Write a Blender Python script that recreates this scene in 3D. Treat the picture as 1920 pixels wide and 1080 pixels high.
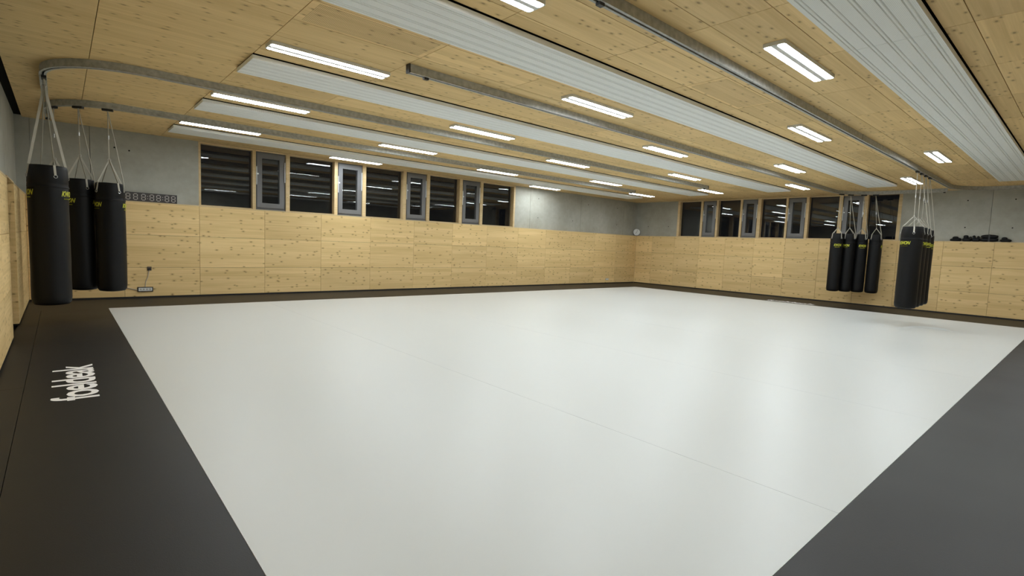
import bpy, bmesh, math, random
from mathutils import Vector, Matrix
random.seed(7)
for o in list(bpy.data.objects): bpy.data.objects.remove(o)
SC = bpy.context.scene
COL = SC.collection

# ------------------------------------------------------------------ camera
FPX, YAW, PITCH, ROLL, EYE = 964.5, 0.8493, -0.0853, 0.0405, 1.5
fwd = Vector((math.cos(YAW)*math.cos(PITCH), math.sin(YAW)*math.cos(PITCH), math.sin(PITCH)))
rgt = Vector((math.sin(YAW), -math.cos(YAW), 0))
upv = rgt.cross(fwd)
R_ = math.cos(ROLL)*rgt + math.sin(ROLL)*upv
U_ = -math.sin(ROLL)*rgt + math.cos(ROLL)*upv
cd = bpy.data.cameras.new('camera'); cam = bpy.data.objects.new('camera', cd); COL.objects.link(cam)
cd.sensor_width = 36.0; cd.lens = FPX/1920*36.0; cd.clip_start = 0.05; cd.clip_end = 200
M = Matrix((R_, U_, -fwd)).transposed().to_4x4(); M.translation = Vector((0, 0, EYE))
cam.matrix_world = M
SC.camera = cam
# ------------------------------------------------------------------ world (night outside) and exposure
W = bpy.data.worlds.new('night'); SC.world = W; W.use_nodes = True
W.node_tree.nodes['Background'].inputs[0].default_value = (0.006, 0.007, 0.009, 1)
W.node_tree.nodes['Background'].inputs[1].default_value = 0.4
SC.view_settings.view_transform = 'Standard'; SC.view_settings.look = 'None'
SC.view_settings.gamma = 1.0; SC.view_settings.use_curve_mapping = False
SC.view_settings.exposure = -0.07
LAMP = 62.0          # emission of the LED strips, the only light in the hall

# ------------------------------------------------------------------ room dimensions (metres, camera stands at x=0,y=0)
YA, XB, XC, YD = 13.708, 19.305, -0.489, -1.9      # wood faces: long window wall, end wall, side wall, wall behind
DEP = 0.122                                         # wood cladding stands this far off the concrete
ZW, ZC = 2.09, 3.549
MX0, MY0, MX1, MY1 = 0.643, 0.880, 17.21, 12.131    # white mat

# ------------------------------------------------------------------ helpers
def tag(o, label=None, cat=None, group=None, kind=None):
    if label: o['label'] = label
    if cat: o['category'] = cat
    if group: o['group'] = group
    if kind: o['kind'] = kind
    return o
def empty(name, loc=(0, 0, 0), rz=0, **k):
    o = bpy.data.objects.new(name, None); COL.objects.link(o); o.location = loc; o.rotation_euler = (0, 0, rz)
    o.empty_display_size = 0.1
    return tag(o, **k)
class MB:
    """collects faces; build() links them as one mesh object"""
    def __init__(s): s.v = []; s.f = []
    def add(s, vs, fs):
        n = len(s.v); s.v += [tuple(v) for v in vs]; s.f += [tuple(i+n for i in f) for f in fs]; return s
    def box(s, a, b):
        x0, x1 = sorted((a[0], b[0])); y0, y1 = sorted((a[1], b[1])); z0, z1 = sorted((a[2], b[2]))
        return s.add([(x0,y0,z0),(x1,y0,z0),(x1,y1,z0),(x0,y1,z0),(x0,y0,z1),(x1,y0,z1),(x1,y1,z1),(x0,y1,z1)],
                     [(0,3,2,1),(4,5,6,7),(0,1,5,4),(1,2,6,5),(2,3,7,6),(3,0,4,7)])
    def beam(s, p, q, w, t, hint=(0, 0, 1)):
        p, q = Vector(p), Vector(q); d = (q-p).normalized(); h = Vector(hint)
        a = d.cross(h)
        if a.length < 1e-4: a = d.cross(Vector((1, 0, 0)))
        a.normalize(); b = d.cross(a); a *= w/2; b *= t/2
        return s.add([p-a-b, p+a-b, p+a+b, p-a+b, q-a-b, q+a-b, q+a+b, q-a+b],
                     [(0,3,2,1),(4,5,6,7),(0,1,5,4),(1,2,6,5),(2,3,7,6),(3,0,4,7)])
    def tube(s, pts, r, n=8):
        pts = [Vector(p) for p in pts]; vs = []; fs = []
        for i, p in enumerate(pts):
            d = (pts[min(i+1, len(pts)-1)]-pts[max(i-1, 0)]).normalized()
            a = d.cross(Vector((0, 0, 1)))
            if a.length < 1e-3: a = d.cross(Vector((1, 0, 0)))
            a.normalize(); b = d.cross(a)
            for k in range(n):
                t = 2*math.pi*k/n; vs.append(p+a*math.cos(t)*r+b*math.sin(t)*r)
        for i in range(len(pts)-1):
            for k in range(n): fs.append((i*n+k, i*n+(k+1) % n, (i+1)*n+(k+1) % n, (i+1)*n+k))
        fs.append(tuple(range(n))[::-1]); fs.append(tuple((len(pts)-1)*n+k for k in range(n)))
        return s.add(vs, fs)
    def lathe(s, prof, n=32, c=(0, 0, 0), wob=None):
        vs = []; fs = []
        for j, (r, z) in enumerate(prof):
            for k in range(n):
                t = 2*math.pi*k/n; rr = r*(1+(wob(t, z) if wob else 0))
                vs.append((c[0]+rr*math.cos(t), c[1]+rr*math.sin(t), c[2]+z))
        for j in range(len(prof)-1):
            for k in range(n): fs.append((j*n+k, j*n+(k+1) % n, (j+1)*n+(k+1) % n, (j+1)*n+k))
        fs.append(tuple(range(n))[::-1]); fs.append(tuple((len(prof)-1)*n+k for k in range(n)))
        return s.add(vs, fs)
    def cyl(s, p, q, r, n=16): return s.tube([p, q], r, n)
    def prism(s, poly, z0, z1):
        n = len(poly)
        return s.add([(x, y, z0) for x, y in poly]+[(x, y, z1) for x, y in poly],
                     [tuple(range(n))[::-1], tuple(range(n, 2*n))]+[(i, (i+1) % n, n+(i+1) % n, n+i) for i in range(n)])
    def mesh(s, name, m, smooth=False):
        me = bpy.data.meshes.new(name); me.from_pydata(s.v, [], s.f)
        bm = bmesh.new(); bm.from_mesh(me); bmesh.ops.recalc_face_normals(bm, faces=bm.faces); bm.to_mesh(me); bm.free()
        me.materials.append(m)
        if smooth:
            for p in me.polygons: p.use_smooth = len(p.vertices) <= 4
        return me
    def build(s, name, m, parent=None, loc=(0, 0, 0), rz=0, smooth=False, **k):
        return place(name, s.mesh(name, m, smooth), parent, loc, rz, **k)
def place(name, me, parent=None, loc=(0, 0, 0), rz=0, **k):
    o = bpy.data.objects.new(name, me); COL.objects.link(o); o.location = loc; o.rotation_euler = (0, 0, rz)
    if parent: o.parent = parent
    return tag(o, **k)
def sub(o, part):
    """make o a piece of part (both were children of the same thing, part is not rotated)"""
    o.location = Vector(o.location)-Vector(part.location); o.parent = part
    return o
def bx(name, a, b, m, parent=None, **k):
    """box with its origin in its centre"""
    c = [(a[i]+b[i])/2 for i in range(3)]
    return MB().box([a[i]-c[i] for i in range(3)], [b[i]-c[i] for i in range(3)]).build(name, m, parent, c, **k)
def text_mesh(txt, m, width, height, name, shear=0.0, bold=0.0, space=1.0):
    cu = bpy.data.curves.new('t', 'FONT'); cu.body = txt; cu.shear = shear; cu.offset = bold; cu.space_character = space
    cu.resolution_u = 3; cu.fill_mode = 'FRONT'
    ob = bpy.data.objects.new('t', cu); COL.objects.link(ob)
    me = bpy.data.meshes.new_from_object(ob.evaluated_get(bpy.context.evaluated_depsgraph_get()))
    bpy.data.objects.remove(ob)
    xs = [v.co.x for v in me.vertices]; ys = [v.co.y for v in me.vertices]
    x0, x1, y0, y1 = min(xs), max(xs), min(ys), max(ys)
    for v in me.vertices:
        v.co = ((v.co.x-x0)/(x1-x0)*width-width/2, (v.co.y-y0)/(y1-y0)*height-height/2, 0)
    me.materials.clear(); me.materials.append(m); me.name = name
    return me

# ------------------------------------------------------------------ materials
def newmat(name, rough=0.5, col=(0.5, 0.5, 0.5), metal=0.0, spec=0.5):
    m = bpy.data.materials.new(name); m.use_nodes = True
    nt = m.node_tree; b = nt.nodes['Principled BSDF']
    b.inputs['Base Color'].default_value = (*col, 1); b.inputs['Roughness'].default_value = rough
    b.inputs['Metallic'].default_value = metal; b.inputs['Specular IOR Level'].default_value = spec
    return m, nt, b
def N(nt, t, **k):
    n = nt.nodes.new(t)
    for a, v in k.items(): setattr(n, a, v)
    return n
def math_(nt, op, a, b=None, c=None):
    n = N(nt, 'ShaderNodeMath', operation=op)
    for i, v in enumerate((a, b, c)):
        if v is None: continue
        if isinstance(v, (int, float)): n.inputs[i].default_value = v
        else: nt.links.new(v, n.inputs[i])
    return n.outputs[0]
def ramp(nt, fac, stops):
    r = N(nt, 'ShaderNodeValToRGB'); el = r.color_ramp.elements
    while len(el) < len(stops): el.new(0.5)
    for e, (p, c) in zip(el, stops): e.position = p; e.color = (*c, 1) if len(c) == 3 else c
    nt.links.new(fac, r.inputs[0]); return r.outputs[0]
def mix(nt, fac, a, b, mode='MIX'):
    n = N(nt, 'ShaderNodeMix', data_type='RGBA', blend_type=mode)
    for i, v in ((0, fac), (6, a), (7, b)):
        if isinstance(v, (int, float)): n.inputs[i].default_value = v
        elif isinstance(v, tuple): n.inputs[i].default_value = (*v, 1)
        else: nt.links.new(v, n.inputs[i])
    return n.outputs[2]
def noise(nt, vec, scale, detail=3, rough=0.5, dim='3D'):
    n = N(nt, 'ShaderNodeTexNoise', noise_dimensions=dim); n.inputs['Scale'].default_value = scale
    n.inputs['Detail'].default_value = detail; n.inputs['Roughness'].default_value = rough
    nt.links.new(vec, n.inputs['Vector']); return n.outputs[0]
def combine(nt, x, y, z=0.0):
    n = N(nt, 'ShaderNodeCombineXYZ')
    for i, v in enumerate((x, y, z)):
        if isinstance(v, (int, float)): n.inputs[i].default_value = v
        else: nt.links.new(v, n.inputs[i])
    return n.outputs[0]

def wood(name, light, dark, knot, rough=0.58, perf=False, knots=1.0):
    m, nt, b = newmat(name, rough, spec=0.3)
    tc = N(nt, 'ShaderNodeTexCoord'); oi = N(nt, 'ShaderNodeObjectInfo')
    sp = N(nt, 'ShaderNodeSeparateXYZ'); nt.links.new(tc.outputs['Object'], sp.inputs[0])
    rnd = oi.outputs['Random']
    u = math_(nt, 'ADD', sp.outputs[0], math_(nt, 'MULTIPLY', rnd, 53.0))
    v0 = math_(nt, 'ADD', sp.outputs[1], sp.outputs[2])
    v = math_(nt, 'ADD', v0, math_(nt, 'MULTIPLY', rnd, 31.7))
    # glued boards
    bid = math_(nt, 'FLOOR', math_(nt, 'DIVIDE', v, 0.118))
    wn = N(nt, 'ShaderNodeTexWhiteNoise', noise_dimensions='2D')
    nt.links.new(combine(nt, bid, math_(nt, 'MULTIPLY', rnd, 17.0)), wn.inputs['Vector'])
    tone = wn.outputs['Value']
    ub = math_(nt, 'ADD', u, math_(nt, 'MULTIPLY', tone, 9.0))
    grain = noise(nt, combine(nt, math_(nt, 'MULTIPLY', ub, 0.9), math_(nt, 'MULTIPLY', v, 34.0)), 1.0, 4, 0.55)
    broad = noise(nt, combine(nt, math_(nt, 'MULTIPLY', ub, 0.6), math_(nt, 'MULTIPLY', v, 7.0)), 1.0, 2, 0.5)
    g = math_(nt, 'ADD', math_(nt, 'MULTIPLY', grain, 0.55), math_(nt, 'ADD', math_(nt, 'MULTIPLY', broad, 0.35), math_(nt, 'MULTIPLY', tone, 0.16)))
    c = ramp(nt, g, [(0.30, dark), (0.50, tuple((a+d)/2 for a, d in zip(light, dark))), (0.66, light)])
    # knots
    def knots_layer(c, su, sv, thr, gate, seed):
        vo = N(nt, 'ShaderNodeTexVoronoi', voronoi_dimensions='2D', feature='F1'); vo.inputs['Scale'].default_value = 1.0
        nt.links.new(combine(nt, math_(nt, 'MULTIPLY_ADD', u, su, seed), math_(nt, 'MULTIPLY', v, sv)), vo.inputs['Vector'])
        sep = N(nt, 'ShaderNodeSeparateColor'); nt.links.new(vo.outputs['Color'], sep.inputs[0])
        on = math_(nt, 'GREATER_THAN', sep.outputs[0], gate)
        mr = N(nt, 'ShaderNodeMapRange', interpolation_type='SMOOTHSTEP'); mr.inputs[1].default_value = thr*0.45; mr.inputs[2].default_value = thr
        mr.inputs[3].default_value = 1.0; mr.inputs[4].default_value = 0.0
        nt.links.new(vo.outputs['Distance'], mr.inputs[0])
        halo = N(nt, 'ShaderNodeMapRange', interpolation_type='SMOOTHSTEP'); halo.inputs[1].default_value = thr*0.7; halo.inputs[2].default_value = thr*2.4
        halo.inputs[3].default_value = 0.45; halo.inputs[4].default_value = 0.0
        nt.links.new(vo.outputs['Distance'], halo.inputs[0])
        c = mix(nt, math_(nt, 'MULTIPLY', halo.outputs[0], on), c, tuple(k*0.55+d*0.45 for k, d in zip(knot, dark)))
        return mix(nt, math_(nt, 'MULTIPLY', math_(nt, 'MULTIPLY', mr.outputs[0], on), 0.8), c, knot)
    c = knots_layer(c, 4.4, 8.6, 0.095*knots, 0.66, 0.0)
    c = knots_layer(c, 2.6, 5.0, 0.07*knots, 0.5, 40.0)
    if perf:   # fine drilled holes of the acoustic panels
        fx = math_(nt, 'SUBTRACT', math_(nt, 'FRACT', math_(nt, 'DIVIDE', sp.outputs[0], 0.016)), 0.5)
        fy = math_(nt, 'SUBTRACT', math_(nt, 'FRACT', math_(nt, 'DIVIDE', v0, 0.016)), 0.5)
        d2 = math_(nt, 'ADD', math_(nt, 'MULTIPLY', fx, fx), math_(nt, 'MULTIPLY', fy, fy))
        c = mix(nt, math_(nt, 'LESS_THAN', d2, 0.075), c, (0.34, 0.23, 0.11))
    hv = N(nt, 'ShaderNodeHueSaturation'); nt.links.new(c, hv.inputs['Color'])
    nt.links.new(math_(nt, 'MULTIPLY_ADD', rnd, 0.16, 0.92), hv.inputs['Value'])
    nt.links.new(hv.outputs[0], b.inputs['Base Color'])
    bp = N(nt, 'ShaderNodeBump'); bp.inputs['Strength'].default_value = 0.04; bp.inputs['Distance'].default_value = 0.01
    nt.links.new(grain, bp.inputs['Height']); nt.links.new(bp.outputs[0], b.inputs['Normal'])
    return m
WALLWOOD = wood('spruce_wall', (0.80, 0.585, 0.285), (0.63, 0.44, 0.19), (0.26, 0.155, 0.06))
CEILWOOD = wood('spruce_ceiling', (0.80, 0.585, 0.285), (0.63, 0.44, 0.19), (0.26, 0.155, 0.06))
PERFWOOD = wood('spruce_perforated', (0.80, 0.585, 0.285), (0.63, 0.44, 0.19), (0.26, 0.155, 0.06), perf=True)
TRIMWOOD = wood('spruce_trim', (0.70, 0.54, 0.31), (0.58, 0.42, 0.21), (0.3, 0.18, 0.08), knots=0.4)

def concrete():
    m, nt, b = newmat('concrete', 0.7, spec=0.3)
    tc = N(nt, 'ShaderNodeTexCoord'); g = N(nt, 'ShaderNodeNewGeometry')
    P = g.outputs['Position']
    a = noise(nt, P, 0.8, 5, 0.6); f = noise(nt, P, 6.0, 4, 0.6)
    s = math_(nt, 'ADD', math_(nt, 'MULTIPLY', a, 0.7), math_(nt, 'MULTIPLY', f, 0.3))
    c = ramp(nt, s, [(0.32, (0.32, 0.31, 0.255)), (0.5, (0.385, 0.38, 0.325)), (0.68, (0.46, 0.455, 0.40))])
    vo = N(nt, 'ShaderNodeTexVoronoi'); vo.inputs['Scale'].default_value = 7.0; nt.links.new(P, vo.inputs['Vector'])
    c = mix(nt, math_(nt, 'MULTIPLY', math_(nt, 'LESS_THAN', vo.outputs['Distance'], 0.045), 0.5), c, (0.2, 0.19, 0.16))
    nt.links.new(c, b.inputs['Base Color'])
    bp = N(nt, 'ShaderNodeBump'); bp.inputs['Strength'].default_value = 0.1; bp.inputs['Distance'].default_value = 0.02
    nt.links.new(f, bp.inputs['Height']); nt.links.new(bp.outputs[0], b.inputs['Normal'])
    return m
CONC = concrete()

def vinyl(name, col, rough, spec, nscale, var, bump):
    m, nt, b = newmat(name, rough, col, spec=spec)
    g = N(nt, 'ShaderNodeNewGeometry'); P = g.outputs['Position']
    n1 = noise(nt, P, nscale, 3); n2 = noise(nt, P, 220.0, 2)
    c = mix(nt, n1, tuple(x*(1-var) for x in col), tuple(x*(1+var) for x in col))
    nt.links.new(c, b.inputs['Base Color'])
    nt.links.new(math_(nt, 'MULTIPLY_ADD', n1, 0.1, rough-0.05), b.inputs['Roughness'])
    bp = N(nt, 'ShaderNodeBump'); bp.inputs['Strength'].default_value = bump; bp.inputs['Distance'].default_value = 0.002
    nt.links.new(n2, bp.inputs['Height']); nt.links.new(bp.outputs[0], b.inputs['Normal'])
    return m
WHITEMAT = vinyl('white_vinyl', (0.59, 0.605, 0.59), 0.38, 0.5, 0.35, 0.02, 0.05)
BLACKMAT = vinyl('black_vinyl', (0.0090, 0.0085, 0.008), 0.50, 0.37, 0.9, 0.12, 0.25)
BAGVINYL = vinyl('black_leather', (0.0045, 0.0045, 0.005), 0.5, 0.22, 14.0, 0.25, 0.3)
PRINT = newmat('white_print', 0.5, (0.95, 0.95, 0.96))[0]
YELLOW = newmat('yellow_print', 0.5, (0.50, 0.51, 0.035))[0]
GAP = newmat('dark_gap', 0.9, (0.008, 0.007, 0.006), spec=0.1)[0]
BLACKP = newmat('black_plastic', 0.45, (0.012, 0.012, 0.013))[0]
GREYFR = newmat('grey_aluminium_frame', 0.4, (0.165, 0.165, 0.168), metal=0.1)[0]
WHITEP = newmat('white_enamel', 0.45, (0.70, 0.71, 0.69))[0]
IVORY = newmat('pale_webbing', 0.8, (0.44, 0.415, 0.35))[0]
STEEL = newmat('steel', 0.3, (0.55, 0.55, 0.54), metal=0.9)[0]
SEG = newmat('unlit_segment', 0.5, (0.42, 0.39, 0.35))[0]

def galv():
    m, nt, b = newmat('galvanised_rail', 0.6, metal=0.2)
    g = N(nt, 'ShaderNodeNewGeometry')
    n = noise(nt, g.outputs['Position'], 18.0, 4)
    nt.links.new(ramp(nt, n, [(0.3, (0.33, 0.335, 0.315)), (0.7, (0.50, 0.505, 0.48))]), b.inputs['Base Color'])
    return m
GALV = galv()
def panelmat():
    m, nt, b = newmat('white_perforated_metal', 0.7, spec=0.25)
    g = N(nt, 'ShaderNodeNewGeometry'); sp = N(nt, 'ShaderNodeSeparateXYZ'); nt.links.new(g.outputs['Position'], sp.inputs[0])
    fx = math_(nt, 'SUBTRACT', math_(nt, 'FRACT', math_(nt, 'DIVIDE', sp.outputs[0], 0.011)), 0.5)
    fy = math_(nt, 'SUBTRACT', math_(nt, 'FRACT', math_(nt, 'DIVIDE', sp.outputs[1], 0.011)), 0.5)
    d2 = math_(nt, 'ADD', math_(nt, 'MULTIPLY', fx, fx), math_(nt, 'MULTIPLY', fy, fy))
    nt.links.new(mix(nt, math_(nt, 'LESS_THAN', d2, 0.035), (0.86, 0.885, 0.865), (0.5, 0.51, 0.5)), b.inputs['Base Color'])
    return m
PANEL = panelmat()
def glass():
    m, nt, b = newmat('window_glass', 0.0, (1, 1, 1))
    b.inputs['Transmission Weight'].default_value = 1.0; b.inputs['IOR'].default_value = 1.52
    return m
GLASS = glass()
def emit():
    m, nt, b = newmat('led_strip', 0.5, (0.8, 0.8, 0.8))
    b.inputs['Emission Color'].default_value = (0.90, 0.98, 1.03, 1); b.inputs['Emission Strength'].default_value = LAMP
    return m
LED = emit()

# ================================================================== FLOOR AND MATS
bx('floor', (XC-0.5, YD-0.4, -0.16), (XB+0.5, YA+0.5, -0.040), BLACKMAT, kind='structure')
wm = empty('white_mat', (MX0, MY0, -0.04), label='large white wrestling mat laid across the middle of the hall floor', cat='mat')
RIP = [(13.35, 2.72), (13.9, 2.74), (14.3, 2.66), (14.58, 2.48), (14.6, 2.2), (14.38, 1.82)]
nst = 6; sw = (MX1-MX0)/nst
for i in range(nst):
    ln = MY1-MY0
    if i >= 4:       # a raised ripple runs across the last two strips below the row of bags
        gx0 = MX0+i*sw; x0, x1 = 0.0012, sw-0.0012
        fine = [13.15+0.03*k for k in range(71)]
        xs = [x0]+[g-gx0 for g in fine if x0+0.01 < g-gx0 < x1-0.01]+[x1]
        ys = [0.0]+[1.45-MY0+0.03*k for k in range(56)]+[ln]
        def bump(px, py):
            d = 9.0; q = Vector((px, py))
            for (ax, ay), (bx_, by_) in zip(RIP[:-1], RIP[1:]):
                u, v = Vector((ax, ay)), Vector((bx_, by_)); w = v-u
                f = max(0.0, min(1.0, (q-u).dot(w)/w.dot(w))); d = min(d, (q-u-w*f).length)
            e = min((q-Vector(RIP[0])).length, (q-Vector(RIP[-1])).length)
            return 0.034*math.exp(-(d/0.065)**2)*min(1.0, e/0.35)
        vs = [(x, y, 0.04+(0 if y in (0.0, ln) else bump(x+gx0, y+MY0))) for y in ys for x in xs]
        n1 = len(xs); fs = [(a*n1+c, a*n1+c+1, (a+1)*n1+c+1, (a+1)*n1+c) for a in range(len(ys)-1) for c in range(n1-1)]
        mb = MB().add(vs, fs)
        mb.add([(x0,0,0),(x1,0,0),(x1,0,0.04),(x0,0,0.04)], [(0,1,2,3)]).add([(x1,0,0),(x1,ln,0),(x1,ln,0.04),(x1,0,0.04)], [(0,1,2,3)])
        mb.add([(x0,ln,0),(x1,ln,0),(x1,ln,0.04),(x0,ln,0.04)], [(0,1,2,3)]).add([(x0,0,0),(x0,ln,0),(x0,ln,0.04),(x0,0,0.04)], [(0,1,2,3)])
        me = bpy.data.meshes.new('mat_strip'); me.from_pydata(mb.v, [], mb.f); me.materials.append(WHITEMAT)
        for p in me.polygons: p.use_smooth = abs(p.normal.z) > 0.5
        place('mat_strip', me, wm, (i*sw, 0, 0))
    else:
        MB().box((0.0012, 0, 0), (sw-0.0012, ln, 0.04)).build('mat_strip', WHITEMAT, wm, (i*sw, 0, 0))
def blackmat(x0, x1, y0, y1, label):
    bx('black_mat', (x0, y0, -0.04), (x1, y1, -0.0015), BLACKMAT, label=label, cat='mat', group='black border mats around the white mat')
blackmat(-0.285, MX0-0.001, MY0-0.001, MY1, 'long black border mat beside the side wall, with large white lettering')
blackmat(XC-0.02, -0.289, YD, 6.42, 'narrow black filler mat along the foot of the side wall')
blackmat(XC-0.02, -0.289, 6.424, MY1, 'narrow black filler mat along the wood-clad recess side of the floor')
blackmat(XC-0.02, XB+0.02, MY1+0.001, YA+0.02, 'black border mat along the foot of the long window wall')
blackmat(MX1+0.001, XB+0.02, MY0-0.001, MY1-0.001, 'black border mat along the foot of the end wall, small white lettering')
blackmat(-0.285, XB+0.02, YD, MY0-0.002, 'wide black border mat on the side opposite the long window wall')
tm = text_mesh('foeldeak', PRINT, 1.46, 0.335, 'mat_lettering', bold=0.018, space=0.92)
place('mat_lettering', tm, None, (0.065, 6.47, 0.0006), math.pi/2, label='white lettering foeldeak printed on the black mat beside the side wall', cat='lettering')
place('mat_lettering', tm, None, (17.60, 6.42, 0.0006), -math.pi/2, label='white lettering foeldeak printed on the black mat below the end wall', cat='lettering')

# ================================================================== WALLS
PANELS = {}
def wpanel(parent, w, h, m, loc, rz):
    """wood panel; local x along the wall, faces local -y, local z up; origin lower left of its face"""
    key = (round(w, 3), round(h, 3), m.name)
    if key not in PANELS:
        g = 0.0022; c = 0.002
        x0, x1, z0, z1 = g, w-g, g, h-g
        PANELS[key] = MB().add(
            [(x0+c,0,z0+c),(x1-c,0,z0+c),(x1-c,0,z1-c),(x0+c,0,z1-c),(x0,c,z0),(x1,c,z0),(x1,c,z1),(x0,c,z1),(x0,0.027,z0),(x1,0.027,z0),(x1,0.027,z1),(x0,0.027,z1)],
            [(0,1,2,3),(0,4,5,1),(1,5,6,2),(2,6,7,3),(3,7,4,0),(4,8,9,5),(5,9,10,6),(6,10,11,7),(7,11,8,4),(8,11,10,9)]).mesh('wood_panel', m)
    return place('wood_panel', PANELS[key], parent, loc, rz)
ROWS = [0.032, 0.668, 1.376, ZW-0.02]
def clad(parent, edges, fn, rz):
    for a, b in zip(edges[:-1], edges[1:]):
        for z0, z1 in zip(ROWS[:-1], ROWS[1:]): wpanel(parent, b-a, z1-z0, WALLWOOD, fn(a, z0), rz)

# --- long window wall (wall_back)
wa = empty('wall_back', (0, YA, 0), kind='structure')
ca = [XC]+[round(19.27-1.4045*k, 4) for k in range(14, -1, -1) if 19.27-1.4045*k > XC+0.05]; ca[-1] = XB
clad(wa, ca, lambda a, z: (a, 0, z), 0)
bx('ledge_trim', (XC, -0.002, ZW-0.0205), (XB, DEP+0.01, ZW), TRIMWOOD, wa)
bx('cladding_backing', (XC, 0.0275, 0.0), (XB, DEP, ZW-0.021), GAP, wa)
WAX0, WAX1 = 2.43, 12.15
for a, b in ((XC-DEP, -0.40), (-0.395, 0.498), (0.505, WAX0)):
    bx('concrete_panel', (a, DEP, ZW-0.05), (b, DEP+0.3, ZC+0.12), CONC, wa)
for a, b in ((WAX1, 12.887), (12.894, 15.657), (15.664, 18.457), (18.464, XB+DEP)):
    bx('concrete_panel', (a, DEP, ZW-0.05), (b, DEP+0.3, ZC+0.12), CONC, wa)
bx('concrete_base', (XC-0.3, DEP+0.006, -0.04), (XB+0.3, DEP+0.3, ZW-0.051), CONC, wa)
bx('concrete_lintel', (WAX0, DEP+0.02, 3.545), (WAX1, DEP+0.3, ZC+0.12), CONC, wa)
for x, z in ((0.9, 3.18), (1.15, 3.15), (13.3, 3.2), (13.3, 2.5), (15.2, 2.5), (16.1, 3.2), (18.0, 3.2), (18.0, 2.5)):
    MB().cyl((x, DEP-0.003, z), (x, DEP+0.01, z), 0.016, 10).build('tie_hole', GAP, wa)

# --- end wall (wall_right): local x runs towards -Y
wb = empty('wall_right', (XB, 0, 0), kind='structure')
cb = [YD, -1.30, -0.21, 0.88, 1.965, 3.055, 4.145, 5.235, 6.325, 7.415, 8.505, 9.6, 10.69, 11.78, 12.87, YA]
for a, b in zip(cb[:-1], cb[1:]):
    for z0, z1 in zip(ROWS[:-1], ROWS[1:]): wpanel(wb, b-a, z1-z0, WALLWOOD, (0, b, z0), -math.pi/2)
bx('ledge_trim', (-0.002, YD, ZW-0.0205), (DEP+0.01, YA, ZW), TRIMWOOD, wb)
bx('cladding_backing', (0.0275, YD, 0.0), (DEP, YA, ZW-0.021), GAP, wb)
WBY0, WBY1 = 4.16, 11.80
for a, b in ((YD-0.3, -0.7), (-0.693, 2.118), (2.125, WBY0), (WBY1, YA+DEP+0.3)):
    bx('concrete_panel', (DEP, a, ZW-0.05), (DEP+0.3, b, ZC+0.12), CONC, wb)
bx('concrete_base', (DEP+0.006, YD-0.3, -0.04), (DEP+0.3, YA+0.3, ZW-0.051), CONC, wb)
bx('concrete_lintel', (DEP+0.02, WBY0, 3.545), (DEP+0.3, WBY1, ZC+0.12), CONC, wb)
for y, z in ((2.64, 2.49), (1.66, 2.48), (3.6, 3.2), (2.64, 3.25), (1.66, 3.25), (12.2, 2.5), (13.2, 2.5)):
    MB().cyl((DEP-0.003, y, z), (DEP+0.01, y, z), 0.017, 10).build('tie_hole', GAP, wb)

# --- side wall (wall_left) with a recessed bay
wc = empty('wall_left', (XC, 0, 0), kind='structure')
RY0, RY1 = 9.18, 10.45
cc = [YD, -0.46, 0.94, 2.35, 3.75, 5.16, 6.56, 7.96, RY0]
for e in (cc, [RY1, 11.85, 13.0, YA]):
    for a, b in zip(e[:-1], e[1:]):
        for z0, z1 in zip(ROWS[:-1], ROWS[1:]): wpanel(wc, b-a, z1-z0, WALLWOOD, (0, a, z0), math.pi/2)
for a, b in ((YD, RY0), (RY1, YA)):
    bx('ledge_trim', (-DEP-0.01, a, ZW-0.0205), (0.002, b, ZW), TRIMWOOD, wc)
    bx('cladding_backing', (-DEP, a, 0.0), (-0.0275, b, ZW-0.021), GAP, wc)
for a, b in ((RY0-0.02, RY0), (RY1, RY1+0.02)):
    bx('recess_reveal', (-0.30, a, 0.03), (-0.001, b, ZW-0.001), WALLWOOD, wc)
bx('recess_frame', (-0.16, RY0, 0.0), (-0.10, RY0+0.07, ZW), GREYFR, wc)
bx('recess_frame', (-0.16, RY1-0.07, 0.0), (-0.10, RY1, ZW), GREYFR, wc)
bx('recess_back', (-0.32, RY0-0.05, 0.0), (-0.28, RY1+0.05, ZW+0.02), WALLWOOD, wc)
bx('recess_head', (-0.30, RY0-0.02, ZW-0.001), (0.0, RY1+0.02, ZW+0.018), TRIMWOOD, wc)
for a, b in ((YD-0.3, 2.7), (2.706, 5.5), (5.506, 8.3), (8.306, 11.1), (11.106, YA+DEP+0.3)):
    bx('concrete_panel', (-DEP-0.3, a, ZW+0.0185), (-DEP, b, ZC+0.12), CONC, wc)
for a, b in ((YD-0.3, RY0-0.06), (RY1+0.06, YA+0.3)):
    bx('concrete_base', (-DEP-0.25, a, -0.04), (-DEP-0.006, b, ZW-0.03), CONC, wc)
# --- wall behind the camera (wall_front)
wd = empty('wall_front', (0, YD, 0), kind='structure')
cdn = [XC, 3.4, 7.4, 11.4, 15.4, XB]
for a, b in zip(cdn[:-1], cdn[1:]): wpanel(wd, b-a, ZW-0.052, WALLWOOD, (b, 0, 0.032), math.pi)
bx('ledge_trim', (XC, -DEP-0.01, ZW-0.0205), (XB, 0.002, ZW), TRIMWOOD, wd)
bx('cladding_backing', (XC, -DEP, 0.0), (XB, -0.0275, ZW-0.021), GAP, wd)
bx('concrete_panel', (XC-0.3, -DEP-0.3, -0.04), (XB+0.3, -DEP, ZC+0.12), CONC, wd)
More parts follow.
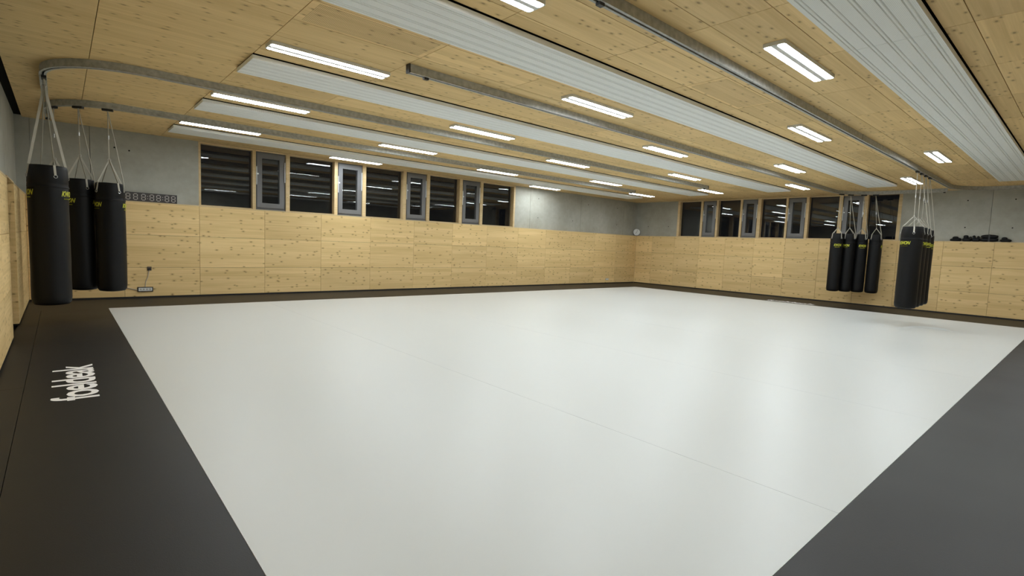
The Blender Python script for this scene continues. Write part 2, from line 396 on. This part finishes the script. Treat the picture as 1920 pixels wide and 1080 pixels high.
# shadow-gap skirting below the cladding
for nm, a, b in (('baseboard_back', (XC, YA+0.012, -0.002), (XB, YA+0.027, 0.040)),
                 ('baseboard_right', (XB+0.012, YD, -0.002), (XB+0.027, YA, 0.040)),
                 ('baseboard_left', (XC-0.027, YD, -0.002), (XC-0.012, RY0, 0.040)),
                 ('baseboard_front', (XC, YD-0.027, -0.002), (XB, YD-0.012, 0.040))):
    bx(nm, a, b, BLACKP, kind='structure')

# ================================================================== WINDOWS (ribbons; local frame x along wall, y into the wall)
def ribbon(name, origin, rz, cells, jamb0, jamb1):
    """cells: list of (kind, x0, x1); mullions fill the spaces between cells"""
    w = empty(name, origin, rz, kind='structure')
    zb, zt = ZW-0.004, 3.545
    ex = [jamb0]+[c for k, a, b in cells for c in (a, b)]+[jamb1]
    for i in range(0, len(ex), 2):
        a, b = ex[i], ex[i+1]
        MB().box((0, -0.004, 0), (b-a, 0.05, zt-zb)).build('mullion', TRIMWOOD, w, (a, 0, zb))
        MB().box((0.012, 0.05, 0), (b-a-0.012, 0.20, zt-zb)).build('mullion_depth', TRIMWOOD, w, (a, 0, zb))
    for k, a, b in cells:
        bx('head_rail', (a, -0.002, 3.515), (b, 0.20, zt), TRIMWOOD, w)
        bx('sill_rail', (a, 0.02, zb), (b, 0.20, ZW+0.025), GREYFR if k == 's' else TRIMWOOD, w)
        if k == 'f':
            bx('glass_pane', (a-0.005, 0.155, ZW+0.02), (b+0.005, 0.163, 3.52), GLASS, w)
        else:
            z0, z1 = ZW+0.03, 3.512; fw = 0.115; outer = 0.045
            s = empty('sash', (a, 0.03, z0)); s.parent = w
            W_, H_ = b-a, z1-z0
            # outer fixed frame
            fr = MB()
            fr.box((0, 0.02, 0), (outer, 0.15, H_)); fr.box((W_-outer, 0.02, 0), (W_, 0.15, H_))
            fr.box((outer, 0.02, 0), (W_-outer, 0.15, outer)); fr.box((outer, 0.02, H_-outer), (W_-outer, 0.15, H_))
            fr.build('sash_frame', GREYFR, s)
            o2 = outer-0.012; lf = MB(); p0, p1 = -0.012, 0.10
            lf.box((o2, p0, o2), (o2+fw, p1, H_-o2)); lf.box((W_-o2-fw, p0, o2), (W_-o2, p1, H_-o2))
            lf.box((o2+fw, p0, o2), (W_-o2-fw, p1, o2+fw)); lf.box((o2+fw, p0, H_-o2-fw), (W_-o2-fw, p1, H_-o2))
            lf.build('sash_leaf', GREYFR, s)
            bx('sash_glass', (o2+fw-0.005, 0.04, o2+fw-0.005), (W_-o2-fw+0.005, 0.048, H_-o2-fw+0.005), GLASS, s)
            h = MB(); h.box((0.012, -0.03, 0.42*H_), (0.03, -0.012, 0.74*H_)); h.box((0.004, -0.02, 0.60*H_), (0.07, -0.008, 0.625*H_))
            h.box((0.014, -0.02, 0.70*H_), (0.028, 0.03, 0.73*H_)); h.box((0.014, -0.02, 0.44*H_), (0.028, 0.03, 0.47*H_))
            h.build('handle', WHITEP, s)
            h = MB(); h.box((W_-0.032, -0.03, 0.50*H_), (W_-0.014, -0.012, 0.86*H_))
            h.box((W_-0.03, -0.02, 0.52*H_), (W_-0.016, 0.03, 0.55*H_)); h.box((W_-0.03, -0.02, 0.82*H_), (W_-0.016, 0.03, 0.85*H_))
            h.build('stay_arm', WHITEP, s)
    return w
ca_cells = [('f', 2.475, 3.575), ('s', 3.65, 4.36), ('f', 4.455, 5.62), ('s', 5.71, 6.43), ('f', 6.53, 7.71), ('s', 7.81, 8.52), ('f', 8.63, 9.75), ('s', 9.865, 10.60), ('f', 10.71, 12.08)]
ribbon('window_1', (0, YA+DEP, 0), 0, ca_cells, 2.43, 12.15)
# end wall: local x = -(Y) -> origin at Y=WBY1
Y0 = 11.80
cb_y = [('f', 11.70, 10.77), ('s', 10.68, 10.12), ('f', 10.04, 9.17), ('s', 9.09, 8.52), ('f', 8.40, 7.53), ('s', 7.46, 6.87), ('f', 6.78, 5.87), ('s', 5.76, 5.16), ('f', 5.05, 4.25)]
ribbon('window_2', (XB+DEP, Y0, 0), -math.pi/2, [(k, Y0-a, Y0-b) for k, a, b in cb_y], 0.0, Y0-4.16)

# ================================================================== CEILING
ce = empty('ceiling', (0, 0, ZC), kind='structure')
bx('ceiling_backing', (XC-0.6, YD-0.4, 0.0325), (XB+0.5, YA+0.5, 0.13), GAP, ce)
CP = {}
def cpanel(x0, x1, y0, y1, m=CEILWOOD, name='ceiling_panel'):
    w, h = x1-x0, y1-y0; key = (round(w, 3), round(h, 3), m.name)
    if key not in CP:
        g = 0.0033
        CP[key] = MB().box((-w/2+g, -h/2+g, 0), (w/2-g, h/2-g, 0.032)).mesh(name, m)
    return place(name, CP[key], ce, ((x0+x1)/2, (y0+y1)/2, 0))
SP, S0, SWID = 2.732, 1.115, 0.69
XE = XB+DEP-0.002
xj = [1.711+1.402*i for i in range(12)]
PERF = {(0, 1, 1), (3, 0, 3), (3, 1, 3), (7, 0, 3), (0, 2, 1)}
off = [SWID+0.012, 0.872, 1.420, 1.962, 2.500, SP-0.012]
for ix in range(11):
    x0, x1 = xj[ix], xj[ix+1]
    for k in range(5):
        yn = S0+SP*k
        if k == 0: cpanel(x0, x1, yn-0.22, yn-0.012)
        if k == 4:
            cpanel(x0, x1, yn+off[0], YA+DEP-0.001); continue
        for j in range(5):
            a, b = yn+off[j], yn+off[j+1]
            if (ix, k, j) in PERF:
                cpanel(x0, x1, a, b)
                o = bx('perforated_field', (x0+0.075, a+0.035, -0.0012), (x1-0.06, b-0.045, 0.004), PERFWOOD, ce)
            else: cpanel(x0, x1, a, b)
    cpanel(x0, x1, S0-SP+SWID+0.012, S0-0.22)        # over the camera
    cpanel(x0, x1, YD-DEP, S0-SP-0.012)
for a, b in ((XC-0.012, 0.319), (0.319, 1.711)):
    ys = [YD-DEP, 1.0, 5.2, 9.4, YA+DEP-0.001]
    for c, d in zip(ys[:-1], ys[1:]): cpanel(a, b, c, d)
ys = [YD-DEP]+[S0+SP*k for k in range(0, 5)]+[YA+DEP-0.001]
for c, d in zip(ys[:-1], ys[1:]): cpanel(xj[11], 18.53, c, d); cpanel(18.53, XE, c, d)

# --- white ribbed radiant panels
NUM = ['first', 'second', 'third', 'fourth', 'fifth', 'sixth', 'seventh']
def strip(k):
    yn = S0+SP*k; x0, x1 = 1.70, 17.22
    n = 4-k
    t = empty('radiant_panel', (x0, yn, ZC), label='long white ribbed radiant ceiling panel, %s from the long window wall' % NUM[n], cat='ceiling panel', group='white radiant panels on the ceiling')
    # profile across (y,z) below ceiling; ribs
    bot = -0.062; prof = [(0, -0.012), (0, bot)]
    for c in (0.06, 0.2025, 0.345, 0.4875, 0.63):
        prof += [(c-0.022, bot), (c-0.015, bot+0.010), (c-0.008, bot), (c+0.008, bot), (c+0.015, bot+0.010), (c+0.022, bot)]
    prof += [(SWID, bot), (SWID, -0.012)]
    cuts = [0.0, 4.095, 8.19, 12.285, x1-x0]; npf = len(prof)
    for a, b in zip(cuts[:-1], cuts[1:]):
        g = 0.003; L = b-a-2*g
        MB().add([(0, y, z) for y, z in prof]+[(L, y, z) for y, z in prof],
                 [(i, i+1, npf+i+1, npf+i) for i in range(npf-1)]+[(npf-1, 0, npf, 2*npf-1), tuple(range(npf)), tuple(range(npf, 2*npf))]
                 ).build('panel_section', PANEL, t, (a+g, 0, 0))
        for f in (0.12, 0.88):
            bx('hanger', (a+L*f-0.02, 0.1, -0.013), (a+L*f+0.02, SWID-0.1, 0.033), GAP, t)
for k in range(-1, 5): strip(k)

# --- LED lights
RB, RP, ROFF = 2.822, 2.722, 0.55
def stadium(x0, x1, y0, y1, r=0.03, n=4):
    pts = []
    for cx, cy, a0 in ((x1-r, y1-r, 0), (x0+r, y1-r, 90), (x0+r, y0+r, 180), (x1-r, y0+r, 270)):
        for i in range(n+1):
            t = math.radians(a0+90*i/n); pts.append((cx+r*math.cos(t), cy+r*math.sin(t)))
    return pts
LL, LW = 1.40, 0.215
lb = MB().prism(stadium(-LL/2, LL/2, -LW/2, LW/2, 0.02), -0.036, 0.0).mesh('light_housing', WHITEP)
lc = MB().box((-LL/2+0.02, -0.026, -0.040), (LL/2-0.02, 0.026, -0.0355)).mesh('centre_rib', WHITEP)
ls = MB().prism(stadium(-LL/2+0.012, LL/2-0.012, -0.036, 0.036, 0.025), -0.0366, -0.0358).mesh('led_strip', LED)
def light(x, y, lab, name):
    t = empty(name, (x, y, ZC), label=lab, cat='ceiling light', group='twin-strip LED lights on the ceiling')
    t = place('light_housing', lb, t); place('centre_rib', lc, t)
    place('led_strip', ls, t, (0, -0.064, 0)); place('led_strip', ls, t, (0, 0.064, 0))
for k in range(-1, 5):      # the bay k = -1 hangs above the camera; its lamps show in the photograph as reflections in the long windows
    for i in range(5):
        far = i % 2 == 0
        if k == 4 and far: continue
        y = RB+RP*k+(ROFF if far else -ROFF); x = 1.73+3.505*i+LL/2
        light(x, y, 'lit twin-strip ceiling light, %s from the end wall, %s bay from the long windows' % (NUM[4-i], NUM[4-k]), 'ceiling_light_offscreen' if k < 0 else 'ceiling_light')

# ================================================================== BAG RAILS
def sweep(path, prof):
    vs = []; fs = []; n = len(prof); P = [Vector((x, y, 0)) for x, y in path]
    for i, p in enumerate(P):
        d0 = (P[i]-P[i-1]).normalized() if i else (P[1]-P[0]).normalized()
        d1 = (P[i+1]-P[i]).normalized() if i < len(P)-1 else d0
        d = (d0+d1).normalized(); nrm = Vector((-d.y, d.x, 0)); k = 1/max(0.3, nrm.dot(Vector((-d0.y, d0.x, 0))))
        for s, z in prof: q = p+nrm*s*k; vs.append((q.x, q.y, z))
    for i in range(len(P)-1):
        for k in range(n): fs.append((i*n+k, i*n+(k+1) % n, (i+1)*n+(k+1) % n, (i+1)*n+k))
    fs += [tuple(range(n)), tuple((len(P)-1)*n+k for k in range(n))]
    return MB().add(vs, fs)
RPROF = [(-0.031, 0.0), (-0.031, -0.082), (-0.038, -0.086), (-0.038, -0.10), (-0.012, -0.10), (-0.012, -0.092), (-0.024, -0.088), (-0.024, -0.008),
         (0.024, -0.008), (0.024, -0.088), (0.012, -0.092), (0.012, -0.10), (0.038, -0.10), (0.038, -0.086), (0.031, -0.082), (0.031, 0.0)]
def arc(cx, cy, r, a0, a1, n=14): return [(cx+r*math.cos(math.radians(a0+(a1-a0)*i/n)), cy+r*math.sin(math.radians(a0+(a1-a0)*i/n))) for i in range(n+1)]
def rail(path, label, joints, stops, caps):
    t = empty('bag_rail', (path[0][0], path[0][1], ZC), label=label, cat='rail', group='galvanised punching bag rails')
    lp = [(x-path[0][0], y-path[0][1]) for x, y in path]
    r = sweep(lp, RPROF).build('rail_channel', GALV, t)
    for x, y in joints:
        bx('splice_clamp', (x-path[0][0]-0.035, y-path[0][1]-0.037, -0.075), (x-path[0][0]+0.035, y-path[0][1]+0.037, -0.001), GALV, t)
    for x, y in stops:
        s = MB(); s.box((x-path[0][0]-0.03, y-path[0][1]-0.022, -0.125), (x-path[0][0]+0.03, y-path[0][1]+0.022, -0.085)); s.build('end_stop', BLACKP, t)
    for x, y in caps:
        bx('end_cap', (x-path[0][0]-0.008, y-path[0][1]-0.04, -0.102), (x-path[0][0]+0.008, y-path[0][1]+0.04, 0.0), BLACKP, t)
    return t
RY = [RB+RP*k for k in range(4)]; RY[2] = 8.262; RY[3] = 10.985
XW = 18.80; XL = -0.12
rail([(3.12, RY[0]), (17.80, RY[0])]+arc(17.80, RY[0]-1, 1.0, 90, 0)[1:]+[(XW, -1.7)],
     'galvanised ceiling rail carrying the four thick bags, bending along the end wall', [(5.9, RY[0]), (10.1, RY[0]), (14.0, RY[0])], [(3.3, RY[0])], [(3.12, RY[0])])
rail([(3.12, RY[1]), (17.77, RY[1])]+arc(17.77, RY[1]-1.03, 1.03, 90, 0)[1:]+[(XW, 3.02)],
     'galvanised ceiling rail carrying the four slim bags by the end wall', [(7.3, RY[1]), (11.5, RY[1])], [(3.36, RY[1]), (XW, 3.08)], [(3.12, RY[1])])
rail([(15.20, RY[2]), (0.88, RY[2])]+arc(0.88, RY[2]+1, 1.0, 270, 180)[1:]+[(XL, 10.75)],
     'galvanised ceiling rail curving to the side wall, carrying one long-strapped bag', [(1.35, RY[2]), (5.6, RY[2]), (9.8, RY[2])], [(15.0, RY[2])], [(15.20, RY[2])])
rail([(15.20, RY[3]), (0.88, RY[3])]+arc(0.88, RY[3]+1, 1.0, 270, 180)[1:]+[(XL, 13.0)],
     'galvanised ceiling rail nearest the long windows, carrying a cluster of bags', [(1.45, RY[3]), (5.6, RY[3]), (9.8, RY[3])], [(15.0, RY[3]), (XL, 12.9)], [(15.20, RY[3])])

# ================================================================== PUNCHING BAGS
KW = {}
def logo_mesh(r, wid, hgt):
    key = (round(r, 3), round(wid, 3))
    if key in KW: return KW[key]
    me = text_mesh('KWON', YELLOW, wid, hgt, 'logo', shear=0.35, bold=0.03, space=0.95)
    bm = bmesh.new(); bm.from_mesh(me)
    bm2 = MB().box((-wid*0.36, -hgt*0.98, 0), (wid*0.30, -hgt*0.82, 0.0005))
    n0 = [bm.verts.new(v) for v in bm2.v]
    for f in bm2.f: bm.faces.new([n0[i] for i in f])
    for _ in range(3):
        e = [e for e in bm.edges if e.calc_length() > 0.022]
        if not e: break
        bmesh.ops.subdivide_edges(bm, edges=e, cuts=1)
    bmesh.ops.triangulate(bm, faces=bm.faces[:])
    for v in bm.verts:
        a = v.co.x/r; v.co = (math.cos(a)*(r+0.004), math.sin(a)*(r+0.004), v.co.y)
    bm.to_mesh(me); bm.free(); KW[key] = me
    return me
def bag(x, y, r, ztop, zbot, zring, tx, ty, label, group, logos, strap_rot=0.5, loose=None, lw=0.25, tdir=0.0, sw=0.024):
    """logos: angle offsets in degrees to the right of the direction facing the camera"""
    t = empty('punching_bag', (x, y, zbot), label=label, cat='punching bag', group=group)
    L = ztop-zbot; ph = random.uniform(0, 6.28)
    prof = [(0.02, 0.0), (r*0.55, 0.0), (r*0.86, 0.012), (r*0.965, 0.045), (r, 0.11)]
    for i in range(1, 9):
        z = 0.11+(L-0.36)*i/9; prof.append((r*(1-0.012*math.sin(i*1.3+ph)**2), z))
    prof += [(r, L-0.25), (r*0.985, L-0.235), (r*1.0, L-0.225), (r*0.985, L-0.12), (r*0.955, L-0.05), (r*0.93, L-0.012), (r*0.89, L), (r*0.84, L-0.008), (r*0.78, L-0.05), (0.03, L-0.06)]
    wob = lambda a, z: 0.010*math.sin(3*a+ph+z*2)+0.007*math.sin(7*a-ph+z*5)+(0.012*math.sin(9*a+ph) if z > L-0.12 else 0)
    body = MB().lathe(prof, 40, wob=wob).build('bag_body', BAGVINYL, t, smooth=True)
    seam = MB().lathe([(r*1.006, L-0.29), (r*1.018, L-0.285), (r*1.018, L-0.272), (r*1.006, L-0.267)], 40).build('seam_band', BAGVINYL, body, smooth=True)
    face = math.atan2(-y, -x)
    for d in logos:
        place('logo', logo_mesh(r*1.012, lw, 0.075), body, (0, 0, L-0.36), face+math.radians(d))
    zr = zring-zbot
    ox, oy = tx-x, ty-y
    rp = Vector((ox*(zr-L)/(ZC-zbot-L), oy*(zr-L)/(ZC-zbot-L), zr))
    for k in range(4):
        a = face+math.radians(90)*k+strap_rot; c, s = math.cos(a), math.sin(a)
        st = MB(); e = (c*r*0.92, s*r*0.92, L+0.004); h = (c, s, 0.0)
        st.beam(e, rp, sw, 0.005, hint=(-s, c, 0.2))
        st.beam((c*(r*1.03), s*(r*1.03), L-0.13), e, 0.026, 0.006, hint=h)
        st = st.build('strap', IVORY, t)
        MB().tube([(c*(r*1.0+0.012)+math.cos(q)*0.02*-s, s*(r*1.0+0.012)+math.cos(q)*0.02*c, L-0.145+math.sin(q)*0.02) for q in [i*math.pi/4 for i in range(9)]], 0.004, 6).build('d_ring', STEEL, st)
    top = Vector((ox, oy, ZC-0.115-zbot))
    MB().tube([rp+Vector((math.cos(q)*0.022, 0, math.sin(q)*0.022)) for q in [i*math.pi/4 for i in range(9)]], 0.005, 6).build('ring', STEEL, t)
    if (top-rp).length > 0.1:
        hs = MB(); mid = rp.lerp(top, 0.45)
        hs.beam(rp, mid, sw*0.8, 0.006); hs.beam(mid, top, 0.012, 0.012); hs.build('hanging_strap', IVORY, t)
        MB().cyl(mid-Vector((0, 0, 0.03)), mid+Vector((0, 0, 0.03)), 0.012, 8).build('snap_hook', STEEL, t)
    if loose is not None:
        a = face+math.radians(loose); c, s = math.cos(a), math.sin(a)
        pts = [top, Vector((ox*0.6+c*r*0.55, oy*0.6+s*r*0.55, (top.z+L)/2)), Vector((c*(r+0.01), s*(r+0.01), L+0.01)), Vector((c*(r+0.012), s*(r+0.012), L-0.14))]
        MB().tube(pts, 0.007, 6).build('loose_rope', IVORY, t)
    tr = MB(); tz = ZC-zbot
    tr.box((-0.075, -0.026, -0.135), (0.075, 0.026, -0.101)); tr.box((-0.05, -0.010, -0.102), (0.05, 0.010, -0.05))
    tr.build('trolley', BLACKP, t, (ox, oy, tz), math.radians(tdir))
    return t
bag(-0.105, 9.36, 0.212, 2.285, 0.425, 3.33, -0.11, 9.36, 'black punching bag hung on long white straps from the side-wall rail, standing apart', 'thick black bags by the side wall', [-72, 66], strap_rot=0.35, loose=None, lw=0.22, tdir=90, sw=0.03)
bag(0.645, 10.99, 0.205, 2.235, 0.435, 2.62, 0.64, 11.01, 'black punching bag whose loose rope reaches its rim, next to the digital timer', 'thick black bags by the side wall', [-62, 80], strap_rot=0.6, loose=58, lw=0.22, tdir=-14)
bag(0.275, 11.205, 0.203, 2.275, 0.445, 2.66, 0.27, 11.19, 'black punching bag squeezed between two other bags near the timer', 'thick black bags by the side wall', [-50, 75], strap_rot=0.4, loose=55, lw=0.22, tdir=-37)
bag(-0.045, 11.56, 0.205, 2.275, 0.445, 2.60, -0.03, 11.56, 'black punching bag mostly hidden behind the bag on long straps', 'thick black bags by the side wall', [70], strap_rot=0.4, loose=None, lw=0.22, tdir=-66)
TH = [(18.20, 5.47, 18.20, RY[1]-0.09), (18.46, 5.215, 18.46, 5.28), (18.70, 4.945, 18.69, 4.99), (18.765, 4.585, 18.765, 4.70)]
LT = ['slim black punching bag hanging beside the end-wall windows, outermost from the thick bags', 'slim black punching bag, second in the row away from the thick bags',
      'slim black punching bag, third in the row, between two other slim bags', 'slim black punching bag with a loose rope on its flank, nearest the thick bags']
for i, (x, y, tx, ty) in enumerate(TH):
    bag(x, y, 0.173, 2.235, 0.435, 2.42, tx, ty, LT[i], 'slim black bags by the end wall', [[12], [-25], [15], [85]][i], strap_rot=[0.7, 0.9, 0.6, 0.8][i], loose=[None, 60, 50, 42][i], lw=0.21, tdir=[-27, -45, -65, -78][i], sw=0.016)
LG = ['thick black punching bag at the head of the row of four, yellow lettering on top', 'thick black punching bag, second in the row of four under one rail',
      'thick black punching bag, third in the row of four under one rail', 'thick black punching bag at the end-wall end of the row of four']
for i, X in enumerate((14.20, 14.62, 15.04, 15.46)):
    bag(X, 2.80+0.01*i, 0.205, 2.235-0.02*(i == 3), 0.425+0.01*i, 2.47, X-0.02, RY[0], LG[i], 'thick black bags in a row', [[-38], [62], [60], [75]][i], strap_rot=0.1+0.2*i, loose=[None, 65, 55, 60][i], lw=0.24, sw=0.016)

# ================================================================== THINGS ON THE LEDGES AND WALLS
# digital timer on the ledge of the window wall
tm0 = empty('digital_timer', (1.99, YA+0.035, ZW), label='black digital timer with unlit grey digits standing on the wooden ledge', cat='timer')
bx('timer_case', (-1.20, 0.0, 0.0), (0.0, 0.06, 0.19), BLACKP, tm0)
tf = bx('timer_face', (-1.19, -0.003, 0.012), (-0.012, 0.002, 0.178), newmat('timer_face', 0.3, (0.03, 0.022, 0.02))[0], tm0)
def digit():
    w, h, t = 0.066, 0.125, 0.014; m = MB()
    for z in (0, h/2, h): m.box((-w/2+t*0.6, -0.002, z-t/2), (w/2-t*0.6, 0.001, z+t/2))
    for x in (-w/2, w/2):
        for z in (0, h/2): m.box((x-t/2, -0.002, z+t*0.6), (x+t/2, 0.001, z+h/2-t*0.6))
    return m.mesh('digit', SEG)
dm = digit()
for X in (1.92, 1.80, 1.645, 1.525, 1.375, 1.235, 1.105, 0.985): sub(place('digit', dm, tm0, (X-1.99, -0.003, 0.033)), tf)
for X in (1.722, 1.45):
    for z in (0.07, 0.12): sub(bx('colon_dot', (X-1.99-0.007, -0.005, z-0.007), (X-1.99+0.007, -0.003, z+0.007), SEG, tm0), tf)
# round clock in the corner
cn = empty('wall_clock', (XB-0.02, YA-0.02, 2.245), math.atan2(-YA, -XB)+math.pi/2, label='round white wall clock in the corner above the wood cladding', cat='clock')
def disc(r, y0, y1, n=32): return MB().tube([(0, y0, 0), (0, y1, 0)], r, n)
disc(0.158, 0.02, -0.03).build('clock_case', GREYFR, cn)
cf = disc(0.143, -0.028, -0.032).build('clock_face', WHITEP, cn)
rb = MB()
for i in range(12):
    a = i*math.pi/6; rb.beam((math.sin(a)*0.118, -0.033, math.cos(a)*0.118), (math.sin(a)*0.136, -0.033, math.cos(a)*0.136), 0.008, 0.002, hint=(0, 1, 0))
rb.build('hour_marks', BLACKP, cf)
MB().beam((0, -0.034, 0), (-0.045, -0.034, -0.066), 0.012, 0.002, hint=(0, 1, 0)).build('hour_hand', BLACKP, cf)
MB().beam((0, -0.036, 0), (0.035, -0.036, 0.105), 0.009, 0.002, hint=(0, 1, 0)).build('minute_hand', BLACKP, cf)
bx('wall_bracket', (-0.03, 0.0, -0.02), (0.03, 0.19, 0.02), GREYFR, cn)
# black training gear on the ledge of the end wall
def blob(parts, seed, name, label, loc, cat):
    bm = bmesh.new(); rn = random.Random(seed)
    for (cx, cy, cz, rx, ry, rz_) in parts:
        g = bmesh.ops.create_icosphere(bm, subdivisions=3, radius=1.0)
        for v in g['verts']:
            p = v.co; k = 1+0.05*math.sin(p.x*6+seed)*math.sin(p.z*7+seed*2)
            q = Vector((abs(p.x)**0.75*math.copysign(1, p.x), abs(p.y)**0.75*math.copysign(1, p.y), abs(p.z)**0.75*math.copysign(1, p.z)))
            v.co = (cx+q.x*rx*k, cy+q.y*ry*k, max(0.0, cz+q.z*rz_*k))
    me = bpy.data.meshes.new(name); bm.to_mesh(me); bm.free(); me.materials.append(BAGVINYL)
    for p in me.polygons: p.use_smooth = True
    return place(name, me, None, loc, label=label, cat=cat)
GX = XB+0.06
blob([(0, 0, 0.04, 0.055, 0.12, 0.045), (0, 0.0, 0.095, 0.045, 0.07, 0.045), (0, -0.07, 0.05, 0.04, 0.06, 0.05)], 1, 'training_glove', 'small black glove on the end-wall ledge, beside the thick bags', (GX, 2.81, ZW), 'glove')
blob([(0, 0, 0.05, 0.055, 0.10, 0.055), (0, 0.02, 0.13, 0.045, 0.055, 0.05), (0, -0.075, 0.075, 0.03, 0.03, 0.07)], 2, 'training_glove', 'upright black glove with raised thumb on the end-wall ledge', (GX, 2.565, ZW), 'glove')
blob([(0, 0, 0.05, 0.055, 0.09, 0.055), (0, 0.045, 0.12, 0.035, 0.035, 0.055), (0, -0.045, 0.10, 0.03, 0.03, 0.06)], 3, 'training_glove', 'black glove with two raised lobes, beside the boxy pad on the ledge', (GX, 2.368, ZW), 'glove')
pad = empty('striking_pad', (GX, 2.09, ZW), label='boxy black striking pad lying on the ledge of the end wall', cat='pad')
o = blob([(0, 0, 0.055, 0.055, 0.19, 0.055), (0, 0, 0.145, 0.052, 0.18, 0.052)], 4, 'pad_body', '', (0, 0, 0), ''); o.parent = pad
bx('pad_strap', (-0.06, -0.015, 0.0), (0.06, 0.02, 0.205), BLACKP, pad)
blob([(0, 0, 0.04, 0.055, 0.115, 0.045), (0, 0.03, 0.09, 0.045, 0.06, 0.045)], 5, 'training_glove', 'low black glove on the end-wall ledge, alone past the boxy pad', (GX, 1.755, ZW), 'glove')
# power strip, socket and leads on the window wall
pwr = empty('power_strip', (1.23, YA, 0.14), label='white multi-socket power strip with dark edge fixed low on the wood wall', cat='power strip')
bx('strip_body', (0, -0.03, 0), (0.28, 0.002, 0.10), BLACKP, pwr)
sf = bx('strip_front', (0.018, -0.034, 0.016), (0.262, -0.029, 0.084), WHITEP, pwr)
for i in range(4): MB().cyl((0.055+0.056*i, -0.036, 0.05), (0.055+0.056*i, -0.033, 0.05), 0.019, 12).build('socket', SEG, sf, -Vector(sf.location))
MB().tube([(0.14, -0.012, 0.10), (0.15, -0.014, 0.22), (0.19, -0.014, 0.32), (0.215, -0.014, 0.48)], 0.007, 6).build('power_lead', SEG, pwr)
MB().tube([(0.0, -0.012, 0.04), (-0.08, -0.014, 0.055), (-0.16, -0.014, 0.085), (-0.30, -0.014, 0.11)], 0.007, 6).build('power_lead', SEG, pwr)
sk = empty('wall_socket', (1.45, YA, 0.60), label='dark wall socket with plugged lead above the power strip', cat='socket')
bx('socket_plate', (-0.04, -0.012, 0.0), (0.04, 0.002, 0.085), newmat('brown_plate', 0.4, (0.10, 0.07, 0.045))[0], sk)
MB().cyl((0, -0.05, 0.035), (0, -0.01, 0.035), 0.024, 12).build('plug', BLACKP, sk)
sk = empty('wall_socket', (17.40, YA, 0.145), label='pale wall socket low on the wood wall near the clock corner', cat='socket')
bx('socket_plate', (-0.09, -0.012, 0.0), (0.09, 0.002, 0.06), WHITEP, sk)
bx('socket_frame', (-0.10, -0.006, -0.01), (0.10, 0.001, 0.07), GREYFR, sk)
bpy.context.view_layer.update()
